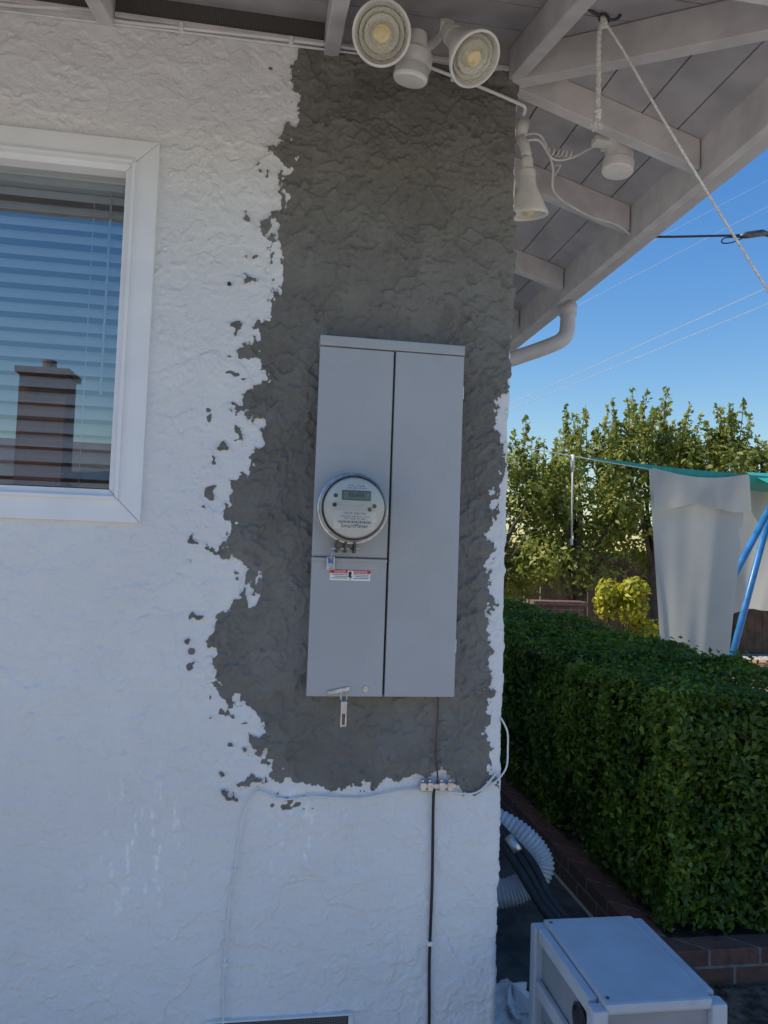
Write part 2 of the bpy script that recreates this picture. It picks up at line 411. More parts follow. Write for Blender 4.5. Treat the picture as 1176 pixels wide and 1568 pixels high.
mitred("frame_lip",-1.502,-.399,1.709,2.630,.010,-.026,.06,M_whitepaint,.002)
mitred("inner_frame",-1.4925,-.4085,1.7185,2.6205,.018,-.008,.07,M_whitepaint,.0015)
box("meeting_rail",(-.975,.0,1.737),(-.94,.06,2.602),M_whitepaint,win,.003)
mesh("glass",[(-1.476,.035,1.735),(-.425,.035,1.735),(-.425,.035,2.604),(-1.476,.035,2.604)],[(0,1,2,3)],M_glass,win)
box("gasket",(-1.476,.028,1.7365),(-.4265,.034,1.741),M_blk,win)
box("sill_reveal",(-1.54,.072,1.66),(-.365,.14,1.715),M_whitepaint,win)
bl=empty("window_blinds")
box("headrail",(-1.47,.065,2.575),(-.43,.105,2.605),M_slat,bl)
z=2.555
while z>1.76:
    v=[];ang=math.radians(-50)
    for k in range(5):
        s=(k/4-.5)*.046
        for x in (-1.46,-.436):v.append((x,.080+s*math.cos(ang),z-s*math.sin(ang)+.004*(1-(2*(k/4)-1)**2)+(.0015*math.sin(z*91))))
    mesh("slat",v,[(2*k,2*k+1,2*k+3,2*k+2) for k in range(4)],M_slat,bl,True);z-=.0405
box("bottom_rail",(-1.46,.070,1.742),(-.436,.090,1.756),M_slat,bl)
for x in (-.52,-.83,-1.2):tube("ladder_cord",[(x,.060,2.58),(x,.060,1.75)],.0012,M_slat,bl,5)
tube("tilt_wand",[(-.475,.055,2.57),(-.474,.052,2.0)],.0035,M_whiteplastic,bl,8)

# ---------------------------------------------------------------- electric panel
pan=empty("electric_meter_panel")
PX0,PX1,PZ0,PZ1=.113,.516,1.208,2.180
box("enclosure",(PX0+.004,-.048,PZ0+.004),(PX1-.004,.01,PZ1-.012),M_metalpaint,pan,.002)
box("rain_cap",(PX0-.001,-.066,PZ1-.028),(PX1+.001,-.0,PZ1),M_metalpaint,pan,.003)
box("upper_cover",(PX0,-.060,1.579),(.3175,-.048,PZ1-.030),M_metalpaint,pan,.0025)
box("lower_cover",(PX0,-.064,PZ0),(.3165,-.048,1.572),M_metalpaint,pan,.0025)
box("cover_lip",(PX0-.001,-.069,1.567),(.3165,-.060,1.5765),M_metalpaint,pan,.002)
box("breaker_door",(.3225,-.064,PZ0),(PX1,-.048,PZ1-.030),M_metalpaint,pan,.0025)
box("seam_channel",(.3176,-.050,PZ0+.004),(.3224,-.0475,PZ1-.03),M_ink,pan)
for z in (2.05,1.345):
    box("hinge",(PX1-.003,-.052,z-.018),(PX1+.0045,-.030,z+.018),M_label,pan,.001)
mc=Vector((.214,-.060,1.709))
lathe("socket_hub",[(.0,.0),(.098,.0),(.098,.006),(.094,.010),(.093,.028),(.0,.028)],mc,(0,-1,0),M_metalpaint,pan,56)
lathe("sealing_ring",[(.088,.028),(.0945,.029),(.096,.036),(.0945,.045),(.090,.047),(.086,.046)],mc,(0,-1,0),M_steel,pan,56)
lathe("meter_base",[(.086,.03),(.0865,.062),(.084,.066),(0,.066)],mc,(0,-1,0),M_meterface,pan,56)
lathe("meter_dome",[(.0862,.060),(.0855,.092),(.081,.099),(.070,.102),(0,.1035)],mc,(0,-1,0),M_dome,pan,56)
fy=-.060-.082
lathe("register_drum",[(.079,.060),(.079,.080),(.0765,.082),(0,.082)],mc,(0,-1,0),M_meterface,pan,56)
lathe("inner_rim",[(.0845,.060),(.0845,.070),(.080,.0705)],mc,(0,-1,0),M_darksteel,pan,56)
def plate(n,cx,cz,w,h,y,m,par=pan,t=.0012):return box(n,(cx-w/2,y-t,cz-h/2),(cx+w/2,y,cz+h/2),m,par)
plate("nameplate",mc.x+.003,mc.z+.054,.062,.016,fy,M_label)
text("nameplate_text","METER  31702284\nCL200 240V 3W 60Hz",(mc.x+.003,fy-.0016,mc.z+.054),.0062,M_ink,pan)
plate("lcd_bezel",mc.x+.004,mc.z+.032,.076,.026,fy,M_darksteel)
plate("lcd",mc.x+.004,mc.z+.032,.068,.019,fy-.0013,M_lcd)
text("lcd_text","88888",(mc.x+.004,fy-.0031,mc.z+.032),.017,M_ink,pan)
plate("label",mc.x+.002,mc.z-.032,.108,.046,fy,M_label)
text("label_text","FOCUS  ELECTRIC",(mc.x+.002,fy-.0016,mc.z-.015),.0075,M_ink,pan)
text("label_text","TYPE AXR  FM2S  Kh 7.2  TA 30\n240V  CL200  3W  60Hz",(mc.x+.002,fy-.0016,mc.z-.026),.0055,M_ink,pan)
for k in range(26):
    bx=mc.x-.042+k*.0034;box("barcode_bar",(bx,fy-.0018,mc.z-.040),(bx+.0008+.0012*((k*7)%3)/2,fy-.0013,mc.z-.0345),M_ink,pan)
text("label_text","SmartMeter",(mc.x+.002,fy-.0016,mc.z-.048),.0145,M_ink,pan)
for a,b in ((-.050,.030),(-.052,.006),(.052,.006),(.040,-.003)):
    lathe("port",[(.0055,0),(.0055,.002),(0,.002)],(mc.x+a,fy,mc.z+b),(0,-1,0),M_ink,pan,16)
for a in (-.035,-.012,.012):
    box("clamp_lug",(mc.x+a-.007,-.118,mc.z-.118),(mc.x+a-.001,-.070,mc.z-.090),M_darksteel,pan,.001)
tube("clamp_bolt",[(mc.x-.052,-.100,mc.z-.108),(mc.x+.022,-.100,mc.z-.106)],.0035,M_steel,pan,10)
tube("seal_wire",[(mc.x-.04,-.10,mc.z-.108),(mc.x-.052,-.102,mc.z-.125),(mc.x-.05,-.10,mc.z-.14)],.0012,M_steel,pan,6,4)
box("seal_tag",(mc.x-.062,-.078,mc.z-.165),(mc.x-.040,-.074,mc.z-.128),M_steel,pan,.002)
box("seal_tag_blue",(mc.x-.058,-.0805,mc.z-.147),(mc.x-.044,-.0785,mc.z-.133),M_bluetag,pan,.001)
for cx,k in ((.190,0),(.246,1)):
    plate("warning_label",cx,1.531,.053,.028,-.064,M_label)
    plate("warning_header",cx,1.5405,.053,.009,-.0653,M_red)
    text("warning_text","DANGER" if k==0 else "WARNING",(cx,-.0668,1.5403),.0075,M_label,pan)
    for q in range(3):plate("text_line",cx+(.004 if q%2 else 0),1.5325-q*.0048,.044-.006*(q%2),.0012,-.0653,M_ink)
plate("pictogram",.2185,1.531,.016,.024,-.0655,M_label);
lathe("pictogram_mark",[(.0045,0),(.0045,.0006),(0,.0006)],(.217,-.0667,1.537),(0,-1,0),M_ink,pan,12)
mesh("pictogram_bolt",[(.213,-.0674,1.533),(.222,-.0674,1.534),(.219,-.0674,1.528),(.224,-.0674,1.528),(.216,-.0674,1.519),(.217,-.0674,1.526),(.212,-.0674,1.526)],[(0,1,2,3,4,5,6)],M_ink,pan)
o=box("latch",(-.030,-.004,-.006),(.030,0,.006),M_steel,pan,.0015);o.location=(.198,-.0645,1.224);o.rotation_euler=(0,math.radians(-12),0)
for dx,dz in ((-.02,-.004),(.018,.004)):lathe("rivet",[(.004,0),(.0035,.002),(0,.0025)],(.198+dx,-.0686,1.224+dz),(0,-1,0),M_steel,pan,12)
lathe("screw",[(.009,0),(.008,.003),(.004,.0035),(0,.0035)],(.270,-.064,1.229),(0,-1,0),M_steel,pan,20)
tube("padlock_shackle",[(.206,-.066,1.198),(.205,-.066,1.217),(.212,-.068,1.222),(.220,-.066,1.217),(.220,-.066,1.198)],.002,M_steel,pan,8,4)
box("padlock_body",(.204,-.076,1.128),(.222,-.060,1.199),M_steel,pan,.004)
box("padlock_slot",(.209,-.0768,1.137),(.217,-.0761,1.165),M_darksteel,pan)

# ---------------------------------------------------------------- wires on wall
gw=empty("grounding_wire")
tube("copper_lead",[(.480,-.020,1.21),(.482,-.020,1.15),(.479,-.019,1.05),(.486,-.019,.99),(.487,-.016,.965)],.0026,M_wirebrown,gw,8,4)
tube("black_lead",[(.479,-.016,.955),(.478,-.013,.90),(.482,-.012,.7),(.481,-.012,.48),(.486,-.012,.30),(.486,-.012,.0)],.0042,M_blk,gw,8,4)
box("bonding_bar",(.436,-.026,.950),(.538,-.010,.964),M_steel,gw,.002)
for x in (.445,.465,.498,.522):
    lathe("terminal_screw",[(.006,0),(.006,.012),(.002,.013),(0,.013)],(x,-.018,.962),(0,0,1),M_steel,gw,14)
    box("terminal",(x-.008,-.029,.944),(x+.008,-.008,.968),M_steel,gw,.002)
box("cable_clip",(.473,-.018,.524),(.489,-.002,.536),M_whiteplastic,gw,.002)
cb=empty("painted_cable")
tube("cable",[(.66,-.012,.99),(.60,-.014,.935),(.52,-.014,.938),(.40,-.014,.945),(.28,-.014,.925),(.147,-.014,.931),(.06,-.013,.925),(-.003,-.012,.946),(-.035,-.011,.894),(-.045,-.011,.82),(-.054,-.011,.741),(-.064,-.011,.65),(-.068,-.011,.556),(-.070,-.011,.45),(-.067,-.011,.355),(-.068,-.011,.0)],.0030,M_cablewhite,cb,8,5)
for p in ((-.054,.741),(-.068,.50),(.06,.925)):box("cable_clip",(p[0]-.007,-.016,p[1]-.005),(p[0]+.007,-.001,p[1]+.005),M_cablewhite,cb,.002)
cl=empty("corner_cable")
tube("cable",[(.668,-.004,1.14),(.690,.0,1.10),(.696,.01,1.05),(.690,.0,1.00),(.66,-.012,.968),(.62,-.014,.945)],.0026,M_cablewhite,cl,8,5)
wp=empty("wall_plug");lathe("putty",[(.011,-.006),(.009,.002),(0,.003)],(-.194,-.004,1.314),(0,-1,0),simple("putty_grey",(.2,.2,.19),.8),wp,9)
mk=empty("wall_anchor");lathe("anchor",[(.006,-.006),(.005,.003),(0,.0035)],(-.140,-.004,2.319),(0,-1,0),simple("anchor_blue",(.03,.04,.12),.5),mk,14)

ec=empty("eave_cable")
tube("cable",[(-2.5,-.014,3.02),(-1.2,-.014,3.01),(-.771,-.014,3.016),(-.62,-.014,3.028),(-.523,-.014,3.030),(-.470,-.014,3.014),(-.2,-.014,3.022),(.10,-.014,3.028),(.30,-.018,3.022),(.366,-.018,3.008),(.55,-.018,2.962),(.66,-.018,2.930),(.690,-.012,2.922),(.698,.02,2.92)],.0050,M_cablewhite,ec,8,6)
tube("cable_thin",[(-2.5,-.012,3.006),(-1.2,-.012,2.999),(-.75,-.012,3.001),(-.46,-.012,3.006),(-.1,-.012,3.012),(.2,-.012,3.016)],.0032,M_cablewhite,ec,8,6)
for x,z in ((-.3,3.02),(.0,3.024),(.2,3.026),(.47,2.985)):box("clip",(x-.006,-.024,z-.010),(x+.006,-.0,z+.010),M_cablewhite,ec,.002)

# ---------------------------------------------------------------- floodlights
def M_lens():
    t=NT("lamp_lens");sp=t.n("ShaderNodeTexVoronoi");sp.inputs["Scale"].default_value=160;t.l(t.co,sp.inputs["Vector"])
    t.col((.66,.64,.55));t.rough(.12);t.p.inputs["Coat Weight"].default_value=.8;t.bump(sp.outputs["Distance"],.002);return t.m
ML=M_lens();M_amber=simple("led_phosphor",(.80,.66,.36),.3,.1,60)
def par_lamp(par,face,axis,rad=.066,L=.135):
    d=Vector(axis).normalized();F_=Vector(face);s=rad/.066
    b=F_-d*L
    lathe("lamp_bell",[(.0,-.004),(.020*s,-.002),(.026*s,.010),(.030*s,L*.30),(.044*s,L*.55),(.058*s,L*.80),(rad,L*.93),(rad*1.02,L*.97),(rad*1.01,L),(rad*.93,L+.001),(rad*.90,L-.006)],b,d,M_lamp,par,40)
    lathe("lamp_lens",[(rad*.91,L-.006),(rad*.80,L-.020),(rad*.78,L-.011),(rad*.62,L-.024),(rad*.60,L-.012),(rad*.40,L-.024),(rad*.30,L-.010)],b,d,ML,par,40)
    lathe("lamp_core",[(rad*.30,L-.010),(rad*.27,L-.004),(rad*.14,L-.001),(0,L)],b,d,M_amber,par,28)
    lathe("lamp_neck",[(.0,-.052),(.017*s,-.050),(.020*s,-.040),(.018*s,-.02),(.026*s,-.012),(.027*s,.008),(.02,.01)],b,d,M_lamp,par,28)
    return b-d*.048
fl=empty("security_floodlight")
bL=par_lamp(fl,(.220,-.30,2.876),(-.12,-.80,-.50),.072)
bR=par_lamp(fl,(.460,-.30,2.842),(.32,-.54,-.80),.068)
lathe("junction_box",[(0,0),(.052,0),(.054,.008),(.050,.035),(.044,.042),(0,.043)],(.352,-.008,3.01),(0,-1,-.05),M_lamp,fl,32)
lathe("hub",[(0,0),(.030,0),(.033,.01),(.030,.045),(.02,.055),(0,.056)],(.350,-.048,3.005),(-.05,-1,-.35),M_lamp,fl,28)
tube("arm_a",[(.345,-.08,2.995),(.31,-.11,3.01),bL],.013,M_lamp,fl,12,5)
tube("arm_b",[(.350,-.08,2.995),(.385,-.10,3.01),bR],.013,M_lamp,fl,12,5)
for p in (bL,bR):lathe("knuckle",[(0,-.018),(.020,-.018),(.022,0),(.020,.018),(0,.018)],p,(1,0,0),M_lamp,fl,20)
tube("sensor_arm",[(.347,-.09,2.985),(.337,-.14,2.96),(.330,-.175,2.935)],.018,M_lamp,fl,12,4)
sx_=(.12,-.22,1)
lathe("sensor_neck",[(0,.085),(.022,.085),(.030,.055),(.030,.03)],(.318,-.195,2.873),sx_,M_lamp,fl,24)
lathe("motion_sensor",[(0,.042),(.036,.042),(.041,.038),(.041,.004),(.045,.002),(.046,-.030),(.042,-.036),(.034,-.037),(0,-.037)],(.318,-.195,2.873),sx_,M_whiteplastic,fl,36)
lathe("sensor_window",[(.0455,.0),(.0462,-.004),(.0467,-.020),(.046,-.025)],(.318,-.195,2.873),sx_,simple("sensor_lens",(.55,.55,.54),.25,.03,20),fl,32)
f2=empty("security_floodlight")
dd=Vector((.10,.16,-1)).normalized()
par_lamp(f2,(.765,.15,2.675),dd,.062,.125)
tube("stem",[(.748,.128,2.855),(.74,.135,2.90),(.735,.165,2.93)],.016,M_lamp,f2,14,3)
lathe("wall_box",[(0,0),(.045,0),(.045,.03),(.038,.04),(0,.04)],(CX-.005,.165,2.925),(1,0,0),M_lamp,f2,28)
tube("upper_socket",[(.735,.165,2.93),(.742,.15,2.985)],[.02,.023],M_lamp,f2,14)
ms=empty("motion_sensor")
lathe("body",[(0,.050),(.042,.050),(.045,.046),(.046,.0),(.050,-.004),(.050,-.034),(.047,-.038),(.040,-.039),(0,-.039)],(1.066,.15,2.888),(.1,.0,1),M_whiteplastic,ms,32)
box("bracket",(1.02,.10,2.935),(1.10,.19,2.974),M_lamp,ms,.004)
box("bracket_arm",(.975,.12,2.93),(1.035,.165,2.955),M_lamp,ms,.006)
ew=empty("eave_wiring")
tube("wire",[(.74,.14,2.91),(.80,.16,2.93),(.86,.2,2.90),(.93,.22,2.92),(1.0,.2,2.955),(1.05,.16,2.955)],.004,M_lamp,ew,8,6)
tube("wire",[(.74,.14,2.93),(.82,.2,2.97),(.90,.3,2.93),(.95,.4,2.89),(1.1,.47,2.86),(1.22,.48,2.84),(1.285,.49,2.81)],.004,M_lamp,ew,8,6)
tube("coil",[(.84+.0035*i,.17+.012*math.sin(i*1.5),2.905+.012*math.cos(i*1.5)) for i in range(24)],.0022,M_lamp,ew,6,3)
tube("wire",[(.90,.3,2.93),(.94,.33,2.955),(.93,.36,2.93)],.003,M_lamp,ew,6,5)

# ---------------------------------------------------------------- hook and rope
hk=empty("rope_and_hook")
tube("hook",[(.745,-.30,3.03),(.77,-.30,3.012),(.80,-.30,3.005),(.825,-.30,3.0),(.845,-.30,3.015),(.835,-.30,3.03)],.004,M_darksteel,hk,8,5)
tube("hook_eye",[(.80+.014*math.cos(a),-.30,3.000+.014*math.sin(a)) for a in np.linspace(0,6.28,14)],.003,M_darksteel,hk,8)
tube("hook_small",[(.66,-.20,3.035),(.66,-.20,3.00),(.672,-.20,2.99),(.682,-.20,3.0)],.0025,M_whiteplastic,hk,8,4)
rp=[(.795,-.30,2.995),(.788,-.30,2.96),(.7875,-.30,2.90),(.789,-.30,2.84),(.788,-.30,2.745)]
tube("short_rope",rp,.0065,M_rope,hk,10,10,rf=lambda i,N:.0062+.0013*math.sin(i*2.1))
tube("rope_knot",[(.787,-.30,2.752),(.790,-.30,2.742),(.788,-.30,2.730)],[.009,.012,.008],M_rope,hk,10,4)
for k in range(26):
    a=rng.uniform(0,6.28);r_=rng.uniform(.005,.02)
    tube("frayed_strand",[(.788,-.30,2.735),(.788+math.cos(a)*r_*.6,-.30+math.sin(a)*r_*.6,2.722),(.788+math.cos(a)*r_,-.30+math.sin(a)*r_,2.705)],.0011,M_rope,hk,4)
tube("long_cord",[(.80,-.30,2.995),(.86,-.30,2.915),(.95,-.30,2.78),(1.092,-.30,2.577),(1.275,-.30,2.323),(1.6,-.30,1.88),(2.2,-.3,1.05)],.0034,M_rope,hk,8,4)
tube("cord_knot",[(.795,-.30,3.0),(.80,-.305,2.985),(.805,-.30,2.975)],.008,M_rope,hk,8,3)

# ---------------------------------------------------------------- service drop + power lines
sdp=empty("service_drop_wire")
tube("cable",[(1.285,.49,2.81),(1.40,.49,2.815),(1.62,.50,2.845),(1.80,.50,2.868),(2.4,.52,2.96),(6,.6,3.7),(18,.9,6.5)],.0045,M_blk,sdp,8,4)
tube("clamp",[(1.735,.495,2.852),(1.76,.495,2.860),(1.83,.495,2.876),(1.85,.495,2.876)],[.006,.013,.013,.007],M_darksteel,sdp,10)
tube("clamp_bail",[(1.76,.495,2.855),(1.70,.495,2.825),(1.66,.495,2.82),(1.67,.495,2.84),(1.74,.495,2.85)],.0025,M_blk,sdp,6,4)
pl=empty("power_lines")
M_line=simple("aluminium_wire",(.6,.6,.6),.4)
for a,b,r in (((7.635,6.518),(16.06,10.819),.011),((7.63,6.30),(16.07,10.265),.011),((8.5,9.1),(16.06,13.6),.005),((8.5,9.9),(16.06,14.5),.004),((11.7,4.5),(16.0,5.15),.012)):
    p=Vector((a[0],20,a[1]));q=Vector((b[0],20,b[1]));d=q-p
    tube("line",[p-d*1.2,p,q,q+d*3],r,M_line,pl,5)

# ---------------------------------------------------------------- leaves
HEX=np.array([(-.5,0),(-.12,.42),(.5,0),(-.12,-.42)])
NV=4
def leaf_mesh(name,c,n,L,W,m,par=None):
    N=len(c);n=n/np.linalg.norm(n,axis=1,keepdims=True)
    t=rng.normal(size=(N,3))
    t-=n*(t*n).sum(1,keepdims=True);t/=np.linalg.norm(t,axis=1,keepdims=True);b=np.cross(n,t)
    L=np.broadcast_to(L,(N,))[:,None]*1.12;W=np.broadcast_to(W,(N,))[:,None]*1.25
    V=np.zeros((N,NV,3))
    for k,(u,w) in enumerate(HEX):
        V[:,k]=c+t*u*L+b*w*W+n*(abs(w)*W*.45-abs(u)*L*.12)
    me=bpy.data.meshes.new(name);me.vertices.add(N*NV);me.vertices.foreach_set("co",V.reshape(-1).astype(np.float32))
    me.loops.add(N*NV);me.loops.foreach_set("vertex_index",np.arange(N*NV,dtype=np.int32))
    me.polygons.add(N);me.polygons.foreach_set("loop_start",np.arange(N,dtype=np.int32)*NV)
    me.update(calc_edges=True);me.materials.append(m)
    o=bpy.data.objects.new(name,me);col.objects.link(o)
    if par:o.parent=par
    return o

# hedge --------------------------------------------------------------
hx0,hx1,hy0,hy1,hz0,hz1=1.60,2.56,.74,6.6,.14,1.06
hedge=empty("boxwood_hedge")
def hbump(a,b):return .07*vnoise(a,b,3.,11)*2+.045*vnoise(a,b,8.,12)*2
def hedge_pts(nl,face,ya,yb):
    y=rng.uniform(ya,yb,nl)
    if face=='L':
        z=rng.uniform(hz0,hz1,nl);x=np.full(nl,hx0);nn=np.stack([-np.ones(nl),np.zeros(nl),np.zeros(nl)],1)
        top=np.clip((z-(hz1-.16))/.16,0,1);x=x+.10*top**2;nn[:,2]=top;x-=hbump(y,z);
    elif face=='R':
        z=rng.uniform(hz0,hz1,nl);x=np.full(nl,hx1);nn=np.stack([np.ones(nl),np.zeros(nl),np.zeros(nl)],1)
        top=np.clip((z-(hz1-.16))/.16,0,1);x=x-.10*top**2;nn[:,2]=top;x+=hbump(y,z+7)
    elif face=='T':
        x=rng.uniform(hx0,hx1,nl);e=np.clip((.14-np.minimum(x-hx0,hx1-x))/.14,0,1);z=hz1-.07*e**2+hbump(x+20,y)*.7+.02*(y-2)
        nn=np.stack([np.where(x<2.1,-e,e),np.zeros(nl),np.ones(nl)],1)
    else:
        x=rng.uniform(hx0,hx1,nl);z=rng.uniform(hz0,hz1,nl);top=np.clip((z-(hz1-.16))/.16,0,1)
        y=hy0+.10*top**2-hbump(x+40,z);nn=np.stack([np.zeros(nl),-np.ones(nl),top],1)
    c=np.stack([x,y,z],1);nn/=np.linalg.norm(nn,axis=1,keepdims=True)
    dep=rng.exponential(.022,nl)-.018
    spr=rng.random(nl)<.05;dep=np.where(spr,-rng.uniform(.015,.06,nl),dep)
    c-=nn*dep[:,None]
    return c,nn+rng.normal(size=(nl,3))*.6
parts=[(9500,'L',hy0,2.2,1),(9500,'T',hy0,2.2,1),(8500,'N',0,1,1),(10000,'L',2.2,hy1,1.35),(11000,'T',2.2,hy1,1.35),(2500,'R',hy0,hy1,1.4)]
C_=[];N_=[];S_=[]
for nl,fc,ya,yb,s in parts:
    c,n=hedge_pts(nl,fc,ya,yb);C_.append(c);N_.append(n);S_.append(np.full(nl,s)*rng.uniform(.7,1.25,nl))
C_=np.concatenate(C_);N_=np.concatenate(N_);S_=np.concatenate(S_)
leaf_mesh("leaves",C_,N_,.032*S_,.018*S_,M_hedge,hedge)
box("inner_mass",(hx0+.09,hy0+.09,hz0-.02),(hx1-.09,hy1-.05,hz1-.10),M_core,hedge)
for k in range(7):tube("stem",[(2.0+.1*math.sin(k*3),1.0+k*.9,.0),(2.0,1.0+k*.9,.3)],.02,M_bark,hedge)

bw=empty("brick_planter")
box("near_course",(1.50,.60,.0),(3.6,.70,.135),M_brick,bw,.004)
box("left_course",(1.50,.703,.0),(1.60,6.8,.133),M_brick,bw,.004)

# trees --------------------------------------------------------------
def tree(name,x,y,h,w,seed,nl=8800,m=M_tree,leaf=.10,low=.29):
    r=np.random.default_rng(seed);T=empty(name)
    tube("trunk",[(x,y,0),(x+.05,y,.5),(x-.03,y,h*.35),(x+.04,y,h*.6)],[.10,.085,.065,.03],M_bark,T,10)
    lumps=[];nlump=32
    for i in range(nlump):
        u=r.uniform(-1,1);t=r.uniform(0,1)**1.1;vv=r.uniform(-1,1)
        prof=1-.28*t**3-.12*(1-t)**3
        lx=x+u*w*.5*prof;ly=y+vv*w*.36*prof;lz=h*low+t*(h*.84-h*low)*(1-.12*u*u)
        rr=r.uniform(.24,.40)*(1.0 if t<.75 else .75)
        lumps.append((lx,ly,lz,rr))
    for lx,ly,lz,rr in lumps[::3]:
        tube("limb",[(x,y,max(.5,lz*.45)),((x+lx)/2,(y+ly)/2,lz*.8),(lx,ly,lz)],[.04,.025,.012],M_bark,T,6)
    C=[];N=[];bias=np.array([-.45,-.35,.45])
    per=int(nl*.78/nlump)
    for lx,ly,lz,rr in lumps:
        d=r.normal(size=(per,3));d/=np.linalg.norm(d,axis=1,keepdims=True)
        rad=rr*(r.uniform(.35,1.15,per)**.6)
        C.append(np.array([lx,ly,lz])+d*rad[:,None]*np.array([1,1,.95]));N.append(d+r.normal(size=(per,3))*.6+bias)
    ns=60;k=int(nl*.2/ns*1.3)
    hi=[q for q in lumps if q[2]>h*.55]
    for i in range(ns):
        lx,ly,lz,rr=hi[r.integers(len(hi))]
        a=r.uniform(0,6.28);q=rr*r.uniform(0,.8);bx,by,bz=lx+math.cos(a)*q,ly+math.sin(a)*q,lz+rr*.6
        H=r.uniform(.25,.75);lean=r.normal(0,.07,2)
        tube("shoot",[(bx,by,bz-.1),(bx+lean[0],by+lean[1],bz+H)],[.008,.003],M_bark,T,4)
        t=r.uniform(0,1,k);sp=.055*(1-t*.75)
        C.append(np.stack([bx+lean[0]*t+r.normal(size=k)*sp,by+lean[1]*t+r.normal(size=k)*sp,bz+H*t],1));N.append(r.normal(size=(k,3))+bias*.8)
    C=np.concatenate(C);N=np.concatenate(N);s=r.uniform(.5,1.1,len(C))
    leaf_mesh("leaves",C,N,leaf*s,leaf*.5*s,m,T)
    return T
tree("fruit_tree",3.15,8.3,3.60,2.0,3)
tree("fruit_tree",4.45,8.2,3.95,2.1,4)
tree("fruit_tree",5.70,8.3,4.10,2.1,5)
tree("fruit_tree",6.95,8.2,4.05,2.1,6)
tree("fruit_tree",8.3,8.4,3.85,2.0,8)
def bush(name,x,y,z,w,h,nl,m,leaf,seed):
    T=empty(name);r=np.random.default_rng(seed);C=[];N=[]
    for i in range(9):
        c=np.array([x+r.uniform(-.4,.4)*w,y+r.uniform(-.3,.3)*w,z+r.uniform(.3,.85)*h]);k=nl//9
        d=r.normal(size=(k,3));d/=np.linalg.norm(d,axis=1,keepdims=True)
        C.append(c+d*(w*.26*r.uniform(.3,1.1,k)**.6)[:,None]);N.append(d+r.normal(size=(k,3))*.6+np.array([-.4,-.3,.4]))
        tube("stem",[(x,y,0),(float(c[0]),float(c[1]),float(c[2]))],[.015,.005],M_bark,T,5)
    leaf_mesh("leaves",np.concatenate(C),np.concatenate(N),leaf,leaf*.5,m,T)
bush("yellow_shrub",4.5,7.0,.65,.62,.75,1000,M_yel,.085,21)
bush("yellow_shrub",4.95,7.2,.5,.5,.5,500,M_yel,.08,22)

# fence
M_fence=simple("weathered_fence_wood",(.13,.088,.065),.85,.3,5)
fn=empty("wooden_fence")
x=-1.0
while x<12:
    w_=.135;hh=1.72+rng.uniform(-.02,.02);y_=10+rng.uniform(-.008,.008)
    box("picket",(x,y_,0),(x+w_,y_+.02,hh),M_fence,fn);x+=w_+.008
box("rail",(-1,10.03,.4),(12,10.07,.49),M_fence,fn);box("rail",(-1,10.03,1.4),(12,10.07,1.49),M_fence,fn)
rw=empty("brick_wall");box("wall",(3.35,6.9,0),(3.98,7.1,.98),M_brick,rw,.005);box("cap",(3.30,6.86,.982),(4.02,7.14,1.04),M_brick,rw,.008)

# clothesline + cloth + swing frame
def drape(n,tl,tr,br,bl_,par,m,folds,amp,nx=36,nz=40,seed=0):
    tl,tr,br,bl_=[Vector(a) for a in (tl,tr,br,bl_)];v=[];r=np.random.default_rng(seed);ph=r.uniform(0,6,4)
    for j in range(nz):
        t=j/(nz-1)
        for i in range(nx):
            s=i/(nx-1);p=(tl*(1-s)+tr*s)*(1-t)+(bl_*(1-s)+br*s)*t
            a=amp*(.25+t)*(math.sin(s*folds*6.28+ph[0]+t*.8)+.5*math.sin(s*folds*11+ph[1]-t*2)+.10*math.sin(s*folds*23+ph[3]+t*3))
            p=p+Vector((a*.25,a,0))-Vector((0,0,.05*math.sin(math.pi*s)*(1-t)))+Vector((0,0,.03*math.sin(s*7+ph[2])*t))
            v.append(p)
    return mesh(n,v,[(j*nx+i,j*nx+i+1,(j+1)*nx+i+1,(j+1)*nx+i) for j in range(nz-1) for i in range(nx-1)],m,par,True)
clo=empty("clothesline")
tube("line",[(CX+.01,3.2,2.50),(1.70,3.2,2.418),(2.342,3.2,2.345),(2.87,3.2,2.29)],.004,M_rope,clo,6,4)
tube("hanging_cord",[(2.223,3.2,2.36),(2.225,3.2,2.1),(2.227,3.2,1.72)],.006,M_rope,clo,6)
tube("cord_end",[(2.223,3.2,2.37),(2.223,3.2,2.25)],.014,M_rope,clo,8);tube("cord_end",[(2.227,3.2,1.74),(2.227,3.2,1.69)],.012,M_rope,clo,8)
mesh("teal_strap",[(2.35,3.2,2.36),(3.0,3.2,2.315),(3.9,3.2,2.285),(4.6,3.2,2.30),(4.6,3.23,2.22),(3.9,3.22,2.225),(3.4,3.21,2.235),(3.0,3.2,2.262),(2.35,3.2,2.35)],[(0,1,7,8),(1,2,5,6,7),(2,3,4,5)],M_teal,clo)
ct=empty("hanging_cloth")
drape("sheet",(2.82,3.17,2.29),(3.64,3.17,2.285),(3.45,3.12,.87),(2.90,3.12,.96),ct,M_cloth,1.2,.020,seed=1)
drape("front_fold",(2.84,3.15,2.30),(3.64,3.15,2.29),(3.62,3.09,2.02),(2.83,3.09,1.99),ct,M_cloth,1.3,.008,nz=10,seed=2)
c2=empty("hanging_cloth")
drape("sheet",(3.60,3.5,2.25),(4.5,3.6,2.25),(4.3,3.7,1.25),(3.62,3.5,1.15),c2,M_cloth,1.2,.03,seed=3)
sw=empty("swing_frame")
for a,b,c in ((2.79,4.04,3.30),(3.46,4.08,3.42)):
    tube("leg",[(a,c,0),(b,c,2.25)],.028,M_blueframe,sw,10)
for c in (3.0,3.7):tube("leg",[(6.8,c,0),(6.3,3.35,2.25)],.028,M_blueframe,sw,10)
